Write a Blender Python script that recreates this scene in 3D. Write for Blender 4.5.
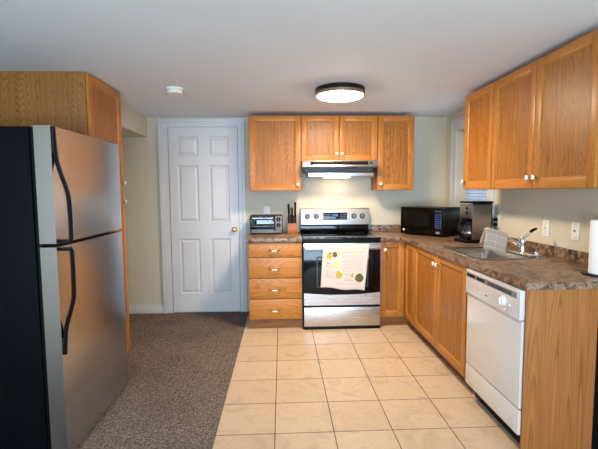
import bpy, bmesh, math, random
from mathutils import Vector, Matrix
random.seed(4)
for o in list(bpy.data.objects): bpy.data.objects.remove(o)
SC = bpy.context.scene
COL = SC.collection
pi = math.pi

# ------------------------------------------------------------------ camera
cam = bpy.data.cameras.new('camera'); camo = bpy.data.objects.new('camera', cam); COL.objects.link(camo)
cam.sensor_fit = 'HORIZONTAL'; cam.sensor_width = 36; cam.lens = 412.1 / 598 * 36
yaw, pitch, roll = .0420, .0807, -.0074
F = Vector((math.sin(yaw)*math.cos(pitch), math.cos(yaw)*math.cos(pitch), -math.sin(pitch)))
R0 = Vector((math.cos(yaw), -math.sin(yaw), 0)); U0 = R0.cross(F)
Rv = R0*math.cos(roll) + U0*math.sin(roll); Uv = U0*math.cos(roll) - R0*math.sin(roll)
M = Matrix((( Rv.x, Uv.x, -F.x, -.587), (Rv.y, Uv.y, -F.y, -4.6785), (Rv.z, Uv.z, -F.z, 1.3754), (0, 0, 0, 1)))
camo.matrix_world = M
cam.clip_start = .05
SC.camera = camo

# ------------------------------------------------------------------ world, daylight, exposure
W = bpy.data.worlds.new('world'); SC.world = W; W.use_nodes = True
wt = W.node_tree; bg = wt.nodes['Background']
sky = wt.nodes.new('ShaderNodeTexSky'); sky.sky_type = 'NISHITA'; sky.sun_disc = False
sky.sun_elevation = math.radians(40); sky.sun_rotation = math.radians(200)
wt.links.new(sky.outputs[0], bg.inputs[0]); bg.inputs[1].default_value = .12

def area(name, loc, aim, sx, sy, power, color):
    l = bpy.data.lights.new(name, 'AREA'); l.shape = 'RECTANGLE'; l.size = sx; l.size_y = sy
    l.energy = power; l.color = color
    o = bpy.data.objects.new(name, l); COL.objects.link(o); o.location = loc
    o.rotation_euler = (Vector(aim) - Vector(loc)).to_track_quat('-Z', 'Y').to_euler()
    return o
# daylight entering by the room's two windows (the big one is in the wall behind the camera)
area('daylight_rear_window', (-.6, -7.55, 1.15), (-.6, -5.0, 1.25), 3.3, 1.8, 14, (.62, .81, 1.0))
area('daylight_off_the_ground', (-.6, -7.56, .95), (-.3, -6.0, 2.4), 3.3, 1.5, 390, (.54, .75, 1.0))
area('daylight_corner_window', (1.60, -.635, 1.55), (0, -.635, 1.45), .75, .85, 9, (.72, .87, 1.0))
vs = SC.view_settings
vs.view_transform = 'Standard'; vs.look = 'None'; vs.gamma = 1; vs.use_curve_mapping = False
vs.exposure = 0.0

# ------------------------------------------------------------------ materials
def C(r, g, b):
    f = lambda v: (v/255/12.92) if v/255 <= .04045 else ((v/255 + .055)/1.055)**2.4
    return (f(r), f(g), f(b), 1)

def newmat(name):
    m = bpy.data.materials.new(name); m.use_nodes = True
    return m, m.node_tree, m.node_tree.nodes['Principled BSDF']

def plain(name, col, rough=.5, metal=0, bump=0, bscale=60, coat=0, var=.06, spec=.5):
    """colour with a faint procedural variation"""
    m, t, b = newmat(name); N = t.nodes; L = t.links
    tc = N.new('ShaderNodeTexCoord'); n = N.new('ShaderNodeTexNoise'); n.inputs['Scale'].default_value = 7; n.inputs['Detail'].default_value = 3
    L.new(tc.outputs['Object'], n.inputs['Vector'])
    mx = N.new('ShaderNodeMix'); mx.data_type = 'RGBA'
    mx.inputs['A'].default_value = tuple(c*(1-var) for c in col[:3]) + (1,); mx.inputs['B'].default_value = tuple(min(1, c*(1+var)) for c in col[:3]) + (1,)
    L.new(n.outputs['Fac'], mx.inputs['Factor']); L.new(mx.outputs['Result'], b.inputs['Base Color'])
    b.inputs['Roughness'].default_value = rough; b.inputs['Metallic'].default_value = metal
    b.inputs['Coat Weight'].default_value = coat; b.inputs['Coat Roughness'].default_value = .08
    b.inputs['Specular IOR Level'].default_value = spec
    if bump:
        n2 = N.new('ShaderNodeTexNoise'); n2.inputs['Scale'].default_value = bscale; n2.inputs['Detail'].default_value = 4
        L.new(tc.outputs['Object'], n2.inputs['Vector'])
        bp = N.new('ShaderNodeBump'); bp.inputs['Strength'].default_value = bump; bp.inputs['Distance'].default_value = .004
        L.new(n2.outputs['Fac'], bp.inputs['Height']); L.new(bp.outputs['Normal'], b.inputs['Normal'])
    return m

def ramp(N, stops):
    r = N.new('ShaderNodeValToRGB'); e = r.color_ramp.elements
    while len(e) < len(stops): e.new(.5)
    for q, (p, c) in zip(e, stops): q.position = p; q.color = c
    return r

def oak(name, light, dark, axis='z', cath=.6, rings=11, coarse=2.6, rough=.36, st=.16, fw=.26):
    """honey oak: cathedral contours, pores and slow colour drift, grain along the axis"""
    m, t, b = newmat(name); N = t.nodes; L = t.links
    tc = N.new('ShaderNodeTexCoord'); oi = N.new('ShaderNodeObjectInfo')
    off = N.new('ShaderNodeVectorMath'); off.operation = 'SCALE'; off.inputs[0].default_value = (7.3, 5.1, 9.7)
    L.new(oi.outputs['Random'], off.inputs['Scale'])
    add = N.new('ShaderNodeVectorMath'); L.new(tc.outputs['Object'], add.inputs[0]); L.new(off.outputs[0], add.inputs[1])
    def stretched(k):
        mp = N.new('ShaderNodeMapping'); s = [1, 1, 1]; s['xyz'.index(axis)] = k
        mp.inputs['Scale'].default_value = s; L.new(add.outputs[0], mp.inputs['Vector']); return mp
    a = stretched(st)
    n1 = N.new('ShaderNodeTexNoise'); n1.inputs['Scale'].default_value = coarse; n1.inputs['Detail'].default_value = 1.6; n1.inputs['Roughness'].default_value = .45
    L.new(a.outputs[0], n1.inputs['Vector'])
    mu = N.new('ShaderNodeMath'); mu.operation = 'MULTIPLY'; mu.inputs[1].default_value = rings*2.2; L.new(n1.outputs['Fac'], mu.inputs[0])
    fr = N.new('ShaderNodeMath'); fr.operation = 'FRACT'; L.new(mu.outputs[0], fr.inputs[0])
    sh = ramp(N, [(0, (0, 0, 0, 1)), (.45, (.15, .15, .15, 1)), (.86, (1, 1, 1, 1)), (1, (0, 0, 0, 1))]); L.new(fr.outputs[0], sh.inputs[0])
    f = stretched(.035)
    n2 = N.new('ShaderNodeTexNoise'); n2.inputs['Scale'].default_value = 85; n2.inputs['Detail'].default_value = 3
    L.new(f.outputs[0], n2.inputs['Vector'])
    fib = ramp(N, [(.42, (0, 0, 0, 1)), (.66, (1, 1, 1, 1))]); L.new(n2.outputs['Fac'], fib.inputs[0])
    g = stretched(.3)
    n3 = N.new('ShaderNodeTexNoise'); n3.inputs['Scale'].default_value = 5; L.new(g.outputs[0], n3.inputs['Vector'])
    # factor = cath*contour*(.5+.5 fibre) + .3*fibre + .25*drift
    m1 = N.new('ShaderNodeMath'); m1.operation = 'MULTIPLY'; m1.inputs[1].default_value = cath; L.new(sh.outputs[0], m1.inputs[0])
    m2 = N.new('ShaderNodeMath'); m2.operation = 'MULTIPLY_ADD'; m2.inputs[1].default_value = fw; L.new(fib.outputs[0], m2.inputs[0]); L.new(m1.outputs[0], m2.inputs[2])
    m3 = N.new('ShaderNodeMath'); m3.operation = 'MULTIPLY_ADD'; m3.inputs[1].default_value = .35; L.new(n3.outputs['Fac'], m3.inputs[0]); L.new(m2.outputs[0], m3.inputs[2])
    m3.use_clamp = True
    mx = N.new('ShaderNodeMix'); mx.data_type = 'RGBA'; mx.inputs['A'].default_value = light; mx.inputs['B'].default_value = dark
    L.new(m3.outputs[0], mx.inputs['Factor']); L.new(mx.outputs['Result'], b.inputs['Base Color'])
    b.inputs['Roughness'].default_value = rough; b.inputs['Specular IOR Level'].default_value = .32
    bp = N.new('ShaderNodeBump'); bp.inputs['Strength'].default_value = .12; bp.inputs['Distance'].default_value = .002; bp.invert = True
    L.new(m3.outputs[0], bp.inputs['Height']); L.new(bp.outputs['Normal'], b.inputs['Normal'])
    return m

def steel(name, col, axis='y', rough=.27, wav=0, metal=1, an=0, streak=.03):
    """brushed stainless: streaks along the axis, optional slow waviness of the sheet"""
    m, t, b = newmat(name); N = t.nodes; L = t.links
    tc = N.new('ShaderNodeTexCoord'); mp = N.new('ShaderNodeMapping'); s = [1, 1, 1]; s['xyz'.index(axis)] = .01
    mp.inputs['Scale'].default_value = s; L.new(tc.outputs['Object'], mp.inputs['Vector'])
    n = N.new('ShaderNodeTexNoise'); n.inputs['Scale'].default_value = 260; n.inputs['Detail'].default_value = 3; L.new(mp.outputs[0], n.inputs['Vector'])
    mr = N.new('ShaderNodeMapRange'); q_ = .2 if an else 1; mr.inputs['To Min'].default_value = rough-.07*q_; mr.inputs['To Max'].default_value = rough+.09*q_
    L.new(n.outputs['Fac'], mr.inputs['Value']); L.new(mr.outputs[0], b.inputs['Roughness'])
    mx = N.new('ShaderNodeMix'); mx.data_type = 'RGBA'; mx.inputs['A'].default_value = tuple(c*.9 for c in col[:3])+(1,); mx.inputs['B'].default_value = col
    L.new(n.outputs['Fac'], mx.inputs['Factor']); L.new(mx.outputs['Result'], b.inputs['Base Color'])
    b.inputs['Metallic'].default_value = metal
    if an:                                                     # sheen spreads across the brushing
        tv = N.new('ShaderNodeCombineXYZ'); tv.inputs[2].default_value = 1; b.inputs['Anisotropic'].default_value = an; L.new(tv.outputs[0], b.inputs['Tangent'])
    bp = N.new('ShaderNodeBump'); bp.inputs['Strength'].default_value = streak; bp.inputs['Distance'].default_value = .001
    L.new(n.outputs['Fac'], bp.inputs['Height'])
    if wav:
        mw = N.new('ShaderNodeMapping'); s = [1, 1, 1]; s['xyz'.index(axis)] = .12
        mw.inputs['Scale'].default_value = s; L.new(tc.outputs['Object'], mw.inputs['Vector'])
        nw = N.new('ShaderNodeTexNoise'); nw.inputs['Scale'].default_value = 5; nw.inputs['Detail'].default_value = 1; L.new(mw.outputs[0], nw.inputs['Vector'])
        bw = N.new('ShaderNodeBump'); bw.inputs['Strength'].default_value = wav; bw.inputs['Distance'].default_value = .02
        L.new(nw.outputs['Fac'], bw.inputs['Height']); L.new(bp.outputs['Normal'], bw.inputs['Normal']); L.new(bw.outputs['Normal'], b.inputs['Normal'])
    else:
        L.new(bp.outputs['Normal'], b.inputs['Normal'])
    return m

def glass(name, tint=(1, 1, 1, 1), gloss=.08, rough=.0):
    m, t, b = newmat(name); N = t.nodes; L = t.links; N.remove(b)
    tr = N.new('ShaderNodeBsdfTransparent'); tr.inputs[0].default_value = tint
    gl = N.new('ShaderNodeBsdfGlossy'); gl.inputs['Roughness'].default_value = rough
    lw = N.new('ShaderNodeLayerWeight'); lw.inputs[0].default_value = .25
    ma = N.new('ShaderNodeMath'); ma.operation = 'MULTIPLY_ADD'; ma.inputs[1].default_value = .5; ma.inputs[2].default_value = gloss
    L.new(lw.outputs['Fresnel'], ma.inputs[0])
    mx = N.new('ShaderNodeMixShader'); L.new(ma.outputs[0], mx.inputs[0]); L.new(tr.outputs[0], mx.inputs[1]); L.new(gl.outputs[0], mx.inputs[2])
    L.new(mx.outputs[0], N['Material Output'].inputs[0])
    return m

def glow(name, col, s):
    m, t, b = newmat(name)
    b.inputs['Base Color'].default_value = col; b.inputs['Emission Color'].default_value = col; b.inputs['Emission Strength'].default_value = s
    return m

def tile_mat():
    m, t, b = newmat('beige ceramic floor tile'); N = t.nodes; L = t.links
    tc = N.new('ShaderNodeTexCoord'); mp = N.new('ShaderNodeMapping')
    s = .3384
    mp.inputs['Location'].default_value = (.6381 + 30*s, 1.0774 + 30*s, 0); L.new(tc.outputs['Object'], mp.inputs['Vector'])
    br = N.new('ShaderNodeTexBrick'); br.offset = 0; br.squash = 1
    for k, v in (('Scale', 1), ('Mortar Size', .0032), ('Mortar Smooth', .2), ('Bias', 0), ('Brick Width', s), ('Row Height', s)): br.inputs[k].default_value = v
    br.inputs['Color1'].default_value = C(192, 168, 141); br.inputs['Color2'].default_value = C(199, 176, 149); br.inputs['Mortar'].default_value = C(88, 72, 60)
    L.new(mp.outputs[0], br.inputs['Vector'])
    n = N.new('ShaderNodeTexNoise'); n.inputs['Scale'].default_value = 5.5; n.inputs['Detail'].default_value = 6; n.inputs['Distortion'].default_value = 1.4; L.new(mp.outputs[0], n.inputs['Vector'])
    r = ramp(N, [(.3, (.80, .76, .70, 1)), (.5, (1, .99, .97, 1)), (.72, (.90, .84, .76, 1))]); L.new(n.outputs['Fac'], r.inputs[0])
    mx = N.new('ShaderNodeMix'); mx.data_type = 'RGBA'; mx.blend_type = 'MULTIPLY'; mx.inputs['Factor'].default_value = .85
    L.new(br.outputs['Color'], mx.inputs['A']); L.new(r.outputs[0], mx.inputs['B']); L.new(mx.outputs['Result'], b.inputs['Base Color'])
    b.inputs['Roughness'].default_value = .42
    bp = N.new('ShaderNodeBump'); bp.inputs['Strength'].default_value = .5; bp.inputs['Distance'].default_value = .003; bp.invert = True
    L.new(br.outputs['Fac'], bp.inputs['Height']); L.new(bp.outputs['Normal'], b.inputs['Normal'])
    return m

def carpet_mat():
    m, t, b = newmat('brown fleck carpet'); N = t.nodes; L = t.links
    tc = N.new('ShaderNodeTexCoord')
    n = N.new('ShaderNodeTexVoronoi'); n.inputs['Scale'].default_value = 190; L.new(tc.outputs['Object'], n.inputs['Vector'])
    n2 = N.new('ShaderNodeTexNoise'); n2.inputs['Scale'].default_value = 2.2; n2.inputs['Detail'].default_value = 3; L.new(tc.outputs['Object'], n2.inputs['Vector'])
    r = ramp(N, [(.15, C(70, 59, 52)), (.5, C(104, 91, 82)), (.85, C(146, 132, 121))]); L.new(n.outputs['Color'], r.inputs[0])
    r2 = ramp(N, [(.35, (.82, .80, .79, 1)), (.6, (1, 1, 1, 1))]); L.new(n2.outputs['Fac'], r2.inputs[0])
    mx = N.new('ShaderNodeMix'); mx.data_type = 'RGBA'; mx.blend_type = 'MULTIPLY'; mx.inputs['Factor'].default_value = 1
    L.new(r.outputs[0], mx.inputs['A']); L.new(r2.outputs[0], mx.inputs['B']); L.new(mx.outputs['Result'], b.inputs['Base Color'])
    b.inputs['Roughness'].default_value = .95; b.inputs['Specular IOR Level'].default_value = .1
    bp = N.new('ShaderNodeBump'); bp.inputs['Strength'].default_value = .15; bp.inputs['Distance'].default_value = .003
    L.new(n.outputs['Distance'], bp.inputs['Height']); L.new(bp.outputs['Normal'], b.inputs['Normal'])
    return m

def laminate_mat():
    m, t, b = newmat('mottled brown laminate'); N = t.nodes; L = t.links
    tc = N.new('ShaderNodeTexCoord')
    n = N.new('ShaderNodeTexNoise'); n.inputs['Scale'].default_value = 17; n.inputs['Detail'].default_value = 8; n.inputs['Roughness'].default_value = .62; n.inputs['Distortion'].default_value = 1.6
    L.new(tc.outputs['Object'], n.inputs['Vector'])
    r = ramp(N, [(.36, C(44, 32, 25)), (.44, C(88, 64, 48)), (.52, C(126, 98, 77)), (.60, C(156, 130, 107)), (.70, C(102, 82, 67))]); L.new(n.outputs['Fac'], r.inputs[0])
    v = N.new('ShaderNodeTexVoronoi'); v.inputs['Scale'].default_value = 130; L.new(tc.outputs['Object'], v.inputs['Vector'])
    r2 = ramp(N, [(.0, (.62, .6, .6, 1)), (.35, (1, 1, 1, 1)), (.8, (1.0, 1.0, 1.0, 1))]); L.new(v.outputs['Distance'], r2.inputs[0])
    mx = N.new('ShaderNodeMix'); mx.data_type = 'RGBA'; mx.blend_type = 'MULTIPLY'; mx.inputs['Factor'].default_value = .7
    L.new(r.outputs[0], mx.inputs['A']); L.new(r2.outputs[0], mx.inputs['B']); L.new(mx.outputs['Result'], b.inputs['Base Color'])
    b.inputs['Roughness'].default_value = .33
    return m

PAINT = plain('sage grey wall paint', C(202, 194, 173), .6, bump=.08, bscale=300, var=.015)
CEIL = plain('flat white ceiling paint', C(224, 229, 233), .8, bump=.1, bscale=220, var=.015)
TRIM = plain('white semi gloss trim paint', C(205, 204, 203), .35, var=.01)
TILE = tile_mat(); CARPET = carpet_mat(); LAM = laminate_mat()
L1, D1 = C(190, 124, 52), C(140, 84, 32)
L2, D2 = C(180, 116, 44), C(122, 72, 24)
OAKV = oak('oak stile', L1, D1, 'z', .3, 16, 5)
OAKX = oak('oak rail crosswise', L1, D1, 'x', .3, 16, 5)
OAKY = oak('oak rail lengthwise', L1, D1, 'y', .3, 16, 5)
PANV = oak('oak veneer panel', L2, D2, 'z', .55, 30, 5.5, .4, .10, .5)
DRAWX = oak('oak drawer front', C(200, 134, 56), C(158, 96, 38), 'x', .5, 14, 4.2)
SIDEV = oak('oak veneer side', C(174, 110, 54), C(132, 79, 37), 'z', .6, 22, 5, .45, .05)
GREYV = oak('brown oak veneer side', C(170, 114, 56), C(122, 76, 34), 'z', .6, 30, 6, .5, .09, .4)
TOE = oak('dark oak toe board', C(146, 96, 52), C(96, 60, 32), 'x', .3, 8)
INNER = plain('cabinet interior shadow line', C(46, 30, 20), .8)
CERAM = plain('white ceramic', C(236, 232, 224), .15, coat=.5, var=.01)
BRASS = plain('antique brass', C(150, 118, 70), .3, 1)
STEEL_F = steel('brushed stainless door', C(205, 207, 212), 'y', .25, .3, 1, .7, .002)
STEEL_E = steel('stainless door edge', C(160, 154, 148), 'z', .34, 0, 1)
STEEL_X = steel('brushed stainless', C(205, 203, 200), 'x', .26)
STEEL_P = steel('satin control panel steel', C(198, 193, 186), 'x', .42)
STEEL_Z = steel('brushed stainless upright', C(146, 140, 134), 'z', .34)
CHROME = plain('chrome', C(225, 226, 228), .08, 1, var=.01)
SINKM = steel('satin sink steel', C(176, 170, 164), 'x', .24)
BLACK = plain('black plastic', C(8, 8, 9), .42, var=.1, spec=.18)
HANDLEB = plain('matt black knife handle', C(12, 12, 13), .7, var=.1, spec=.1)
OVENS = plain('satin grey oven steel', C(118, 116, 114), .45, .7)
BLACKG = plain('black gloss', C(6, 6, 8), .07, coat=0, var=.1, spec=.28)
BLACKM = plain('black textured cabinet paint', C(6, 7, 10), .55, bump=.1, bscale=500, var=.1, spec=.08)
DARK = plain('dark grey', C(44, 44, 48), .4)
GREYP = plain('grey plastic', C(120, 120, 122), .4)
WHITEA = plain('white enamel', C(208, 201, 195), .22, coat=.3, var=.01)
WHITEP = plain('white plastic', C(232, 228, 220), .35, var=.01)
BRONZE = plain('dark bronze ring', C(40, 34, 28), .35, .8)
BRONZEL = plain('light bronze ring', C(150, 132, 104), .35, .7)
PAPER = plain('paper towel', C(240, 238, 234), .95, bump=.3, bscale=160, var=.01)
GLASS = glass('window glass'); GLASSD = glass('smoked glass', (.10, .10, .11, 1), .05, .05); GLASSC = glass('carafe glass', (.55, .55, .56, 1), .12)
BLUE = glow('blue display glow', (.12, .28, 1, 1), 1.4)
PADB = plain('blue keypad print', C(48, 62, 104), .4)
CLOTH = plain('cream cotton towel', C(216, 202, 192), .95, bump=.25, bscale=420, var=.02)
BLOCK = oak('knife block wood', C(180, 108, 44), C(130, 72, 28), 'z', .4, 9, 8)
LEMON = plain('lemon yellow print', C(188, 172, 48), .9); PALEY = plain('pale yellow print', C(214, 206, 150), .9)
OLIVE = plain('olive green print', C(92, 92, 48), .9); INK = plain('grey ink print', C(120, 112, 108), .9); INKD = plain('dark ink print', C(46, 44, 40), .9)

def blind_mat():
    m, t, b = newmat('white blind slat'); N = t.nodes; L = t.links
    b.inputs['Base Color'].default_value = C(226, 232, 236); b.inputs['Roughness'].default_value = .5
    tl = N.new('ShaderNodeBsdfTranslucent'); tl.inputs[0].default_value = C(215, 226, 236)
    mx = N.new('ShaderNodeMixShader'); mx.inputs[0].default_value = .45
    L.new(b.outputs[0], mx.inputs[1]); L.new(tl.outputs[0], mx.inputs[2]); L.new(mx.outputs[0], N['Material Output'].inputs[0])
    return m
BLIND = blind_mat()

def check_mat():
    m, t, b = newmat('grey check dishcloth weave'); N = t.nodes; L = t.links
    uv = N.new('ShaderNodeTexCoord')
    br = N.new('ShaderNodeTexBrick'); br.offset = 0
    for k, v in (('Scale', 1), ('Mortar Size', .010), ('Mortar Smooth', .6), ('Brick Width', .5), ('Row Height', .17)): br.inputs[k].default_value = v
    br.inputs['Color1'].default_value = C(182, 158, 136); br.inputs['Color2'].default_value = C(188, 164, 142); br.inputs['Mortar'].default_value = C(206, 196, 178)
    L.new(uv.outputs['UV'], br.inputs['Vector']); L.new(br.outputs['Color'], b.inputs['Base Color'])
    b.inputs['Roughness'].default_value = .95
    return m
CHECK = check_mat()

# ------------------------------------------------------------------ mesh helpers
ROOT = {}
class MB:
    """collects shapes in one bmesh; f maps (u, w, z) of a face plane to the room"""
    def __init__(s, f=None): s.bm = bmesh.new(); s.f = f; s.mi = 0; s.done = s.bm.faces.layers.int.new('done')
    def _mark(s):
        for q in s.bm.faces:
            if not q[s.done]: q.material_index = s.mi; q[s.done] = 1
    def m(s, i): s.mi = i; return s
    def box(s, x0, x1, y0, y1, z0, z1, b=0, seg=2):
        vs_ = [s.bm.verts.new((x, y, z)) for x in (x0, x1) for y in (y0, y1) for z in (z0, z1)]
        fs = [s.bm.faces.new([vs_[i] for i in q]) for q in ((0,1,3,2),(4,6,7,5),(0,4,5,1),(2,3,7,6),(0,2,6,4),(1,5,7,3))]
        if b:
            es = list({e for q in fs for e in q.edges})
            bmesh.ops.bevel(s.bm, geom=es, offset=b, segments=seg, affect='EDGES', profile=.6)
        s._mark(); return s
    def prism(s, poly, axis, a0, a1, b=0):
        i = 'xyz'.index(axis)
        def P(p, a):
            c = list(p); c.insert(i, a); return c
        A = [s.bm.verts.new(P(p, a0)) for p in poly]; B = [s.bm.verts.new(P(p, a1)) for p in poly]
        n = len(poly); fs = [s.bm.faces.new(A), s.bm.faces.new(B[::-1])]
        for k in range(n): fs.append(s.bm.faces.new((A[k], B[k], B[(k+1) % n], A[(k+1) % n])))
        if b:
            es = list({e for q in fs for e in q.edges})
            bmesh.ops.bevel(s.bm, geom=es, offset=b, segments=2, affect='EDGES', profile=.6)
        s._mark(); return s
    def lathe(s, prof, c=(0, 0, 0), d=(0, 0, 1), n=24, a0=0):
        d = Vector(d).normalized(); q = Vector((0, 0, 1)).rotation_difference(d); c = Vector(c); rings = []
        for r, h in prof:
            if r < 1e-6: rings.append([s.bm.verts.new(c + q @ Vector((0, 0, h)))])
            else: rings.append([s.bm.verts.new(c + q @ Vector((r*math.cos(a0+2*pi*k/n), r*math.sin(a0+2*pi*k/n), h))) for k in range(n)])
        for A, B in zip(rings, rings[1:]):
            for k in range(n):
                l = (k+1) % n
                if len(A) == 1 and len(B) == 1: break
                if len(A) == 1: s.bm.faces.new((A[0], B[k], B[l]))
                elif len(B) == 1: s.bm.faces.new((A[k], A[l], B[0]))
                else: s.bm.faces.new((A[k], A[l], B[l], B[k]))
        s._mark(); return s
    def tube(s, path, r, n=10, sx=1, up=None):
        P = [Vector(p) for p in path]; rs = r if isinstance(r, (list, tuple)) else [r]*len(P); rings = []
        pv = None
        for i, p in enumerate(P):
            t = (P[min(i+1, len(P)-1)] - P[max(i-1, 0)]).normalized()
            if pv is None:
                a = Vector(up) if up else (Vector((0, 0, 1)) if abs(t.z) < .9 else Vector((1, 0, 0)))
                u = (a - t*a.dot(t)).normalized()
            else: u = (pv - t*pv.dot(t)).normalized()
            pv = u; v = t.cross(u)
            rings.append([s.bm.verts.new(p + (u*math.cos(2*pi*k/n) + v*math.sin(2*pi*k/n)*sx)*rs[i]) for k in range(n)])
        for A, B in zip(rings, rings[1:]):
            for k in range(n): s.bm.faces.new((A[k], A[(k+1) % n], B[(k+1) % n], B[k]))
        s.bm.faces.new(rings[0][::-1]); s.bm.faces.new(rings[-1])
        s._mark(); return s
    def sheet(s, grid, uv=None):
        V = [[s.bm.verts.new(p) for p in row] for row in grid]
        lay = s.bm.loops.layers.uv.verify() if uv else None
        for i in range(len(V)-1):
            for j in range(len(V[0])-1):
                q = s.bm.faces.new((V[i][j], V[i][j+1], V[i+1][j+1], V[i+1][j]))
                if uv:
                    for l, (a, b_) in zip(q.loops, ((i, j), (i, j+1), (i+1, j+1), (i+1, j))): l[lay].uv = uv[a][b_]
        s._mark(); return s
    def loops(s, L_, cap0=False, cap1=True):
        V = [[s.bm.verts.new(p) for p in l] for l in L_]; n = len(V[0])
        for A, B in zip(V, V[1:]):
            for k in range(n): s.bm.faces.new((A[k], A[(k+1) % n], B[(k+1) % n], B[k]))
        if cap0: s.bm.faces.new(V[0])
        if cap1: s.bm.faces.new(V[-1])
        s._mark(); return s
    def poly(s, pts):
        s.bm.faces.new([s.bm.verts.new(p) for p in pts]); s._mark(); return s
    def build(s, name, mats, parent=None, local=False, solid=0, recalc=True, ang=38):
        if s.f:
            for v in s.bm.verts: v.co = Vector(s.f(*v.co))
        if parent is not None and not local:
            o = parent
            while o.parent: o = o.parent
            d = ROOT.get(o.name, Vector((0, 0, 0)))
            for v in s.bm.verts: v.co -= d
        if recalc: bmesh.ops.recalc_face_normals(s.bm, faces=s.bm.faces[:])
        s.bm.faces.layers.int.remove(s.done); me = bpy.data.meshes.new(name); s.bm.to_mesh(me); s.bm.free()
        for mt in (mats if isinstance(mats, (list, tuple)) else [mats]): me.materials.append(mt)
        for p in me.polygons: p.use_smooth = True
        me.set_sharp_from_angle(angle=math.radians(ang))
        o = bpy.data.objects.new(name, me); COL.objects.link(o)
        if parent is not None: o.parent = parent
        if solid:
            md = o.modifiers.new('thickness', 'SOLIDIFY'); md.thickness = solid; md.offset = 0
        return o

def tag(o, label, cat, group=None):
    o['label'] = label; o['category'] = cat
    if group: o['group'] = group
    return o
def thing(name, label, cat, loc=(0, 0, 0), rotz=0, group=None):
    o = bpy.data.objects.new(name, None); COL.objects.link(o); o.empty_display_size = .1
    o.location = loc; o.rotation_euler = (0, 0, rotz); ROOT[o.name] = Vector(loc)
    return tag(o, label, cat, group)
def struct(name, mb, mats, parent=None, **k):
    o = mb.build(name, mats, parent, **k)
    if parent is None: o['kind'] = 'structure'
    return o
def to_front(Y): return lambda u, w, z: (u, Y - w, z)          # faces the camera (-y)
def to_left(X): return lambda u, w, z: (X - w, u, z)           # faces -x
def to_right(X): return lambda u, w, z: (X + w, u, z)          # faces +x

# ------------------------------------------------------------------ room shell
XL, XR, YR, H = -2.52, 1.30, -7.4, 2.197
XT = -.972                                                    # carpet meets tile
struct('floor', MB().box(XT, XR, YR, 0, -.05, 0), TILE)
struct('floor_carpet', MB().box(XL, XT, YR, 0, -.05, 0), CARPET)
struct('ceiling', MB().box(XL-.2, XR+.2, YR-.2, .2, H, H+.1), CEIL)
struct('wall_back', MB().box(XL-.2, XR+.2, 0, .2, -.05, H), PAINT)
struct('wall_left', MB().box(XL-.2, XL, YR, 0, -.05, H), PAINT)
wy0, wy1, wz0, wz1 = -.99, -.285, 1.10, 2.01                   # corner window opening
mb = MB().box(XR, XR+.2, YR, wy0, -.05, H).box(XR, XR+.2, wy1, 0, -.05, H).box(XR, XR+.2, wy0, wy1, -.05, wz0).box(XR, XR+.2, wy0, wy1, wz1, H)
struct('wall_right', mb, PAINT)
rx0, rx1, rz0, rz1 = -2.3, 1.1, .12, 2.10                      # rear window opening, behind the camera
mb = MB().box(XL-.2, rx0, YR-.2, YR, -.05, H).box(rx1, XR+.2, YR-.2, YR, -.05, H).box(rx0, rx1, YR-.2, YR, -.05, rz0).box(rx0, rx1, YR-.2, YR, rz1, H)
struct('wall_front', mb, PAINT)
struct('trim_1', MB().box(XL, -2.06, -1.17, 0, 1.985, H), PAINT)   # boxed soffit over the passage

def sheet_window(name, axis_map, u0, u1, z0, z1, mull):
    mb = MB(axis_map)
    mb.box(u0, u1, 0, .04, z0, z0+.05).box(u0, u1, 0, .04, z1-.05, z1).box(u0, u0+.05, 0, .04, z0+.05, z1-.05).box(u1-.05, u1, 0, .04, z0+.05, z1-.05)
    for k in range(1, mull): c = u0 + (u1-u0)*k/mull; mb.box(c-.02, c+.02, 0, .04, z0+.05, z1-.05)
    w = struct(name, mb, TRIM)
    MB(axis_map).box(u0+.05, u1-.05, .018, .022, z0+.05, z1-.05).build('pane', GLASS, w)
    return w
sheet_window('window_1', lambda u, w, z: (XR+.16+w, u, z), wy0, wy1, wz0, wz1, 1)
sheet_window('window_2', lambda u, w, z: (u, YR-.12-w, z), rx0, rx1, rz0, rz1, 3)
# window casing on the right wall
def casing_profile(mb, u0, u1, z0, z1, a, b):
    """flat casing with a raised outer band between z0..z1 / u0..u1; a = thickness, b = band"""
    mb.box(u0, u1, 0, a, z0, z1, .003)
cm = to_left(XR)
mb = MB(cm)
for u0, u1, z0, z1 in ((-.285, -.19, wz0-.1, wz1), (-1.085, -.99, wz0-.1, wz1), (-1.085, -.19, wz1, wz1+.11)):
    mb.box(u0, u1, 0, .014, z0, z1, .003)
mb.box(-.20, -.17, 0, .024, wz0-.1, wz1+.12, .004).box(-1.105, -1.075, 0, .024, wz0-.1, wz1+.12, .004).box(-1.075, -.20, 0, .024, wz1+.09, wz1+.12, .004)
mb.box(-1.085, -.19, 0, .05, wz0-.03, wz0, .004)
struct('trim_2', mb, TRIM)

# blind
bl = thing('window_blind', 'white horizontal slat blind in the corner window behind the coffee maker', 'blind', (XR+.10, -.6375, wz1))
mb = MB().box(XR+.075, XR+.125, wy0+.01, wy1-.01, wz1-.045, wz1-.004, .004); mb.build('headrail', TRIM, bl)
mb = MB()
z = wz1-.06
while z > wz0+.06:
    c, s_ = math.cos(math.radians(38))*.022, math.sin(math.radians(38))*.022
    mb.prism([(XR+.10-c, z+s_), (XR+.10+c, z-s_), (XR+.10+c, z-s_+.0018), (XR+.10-c, z+s_+.0018)], 'y', wy0+.015, wy1-.015)
    z -= .031
mb.build('slats', BLIND, bl)
MB().box(XR+.08, XR+.12, wy0+.015, wy1-.015, wz0+.012, wz0+.032, .004).build('bottom_rail', TRIM, bl)

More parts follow.
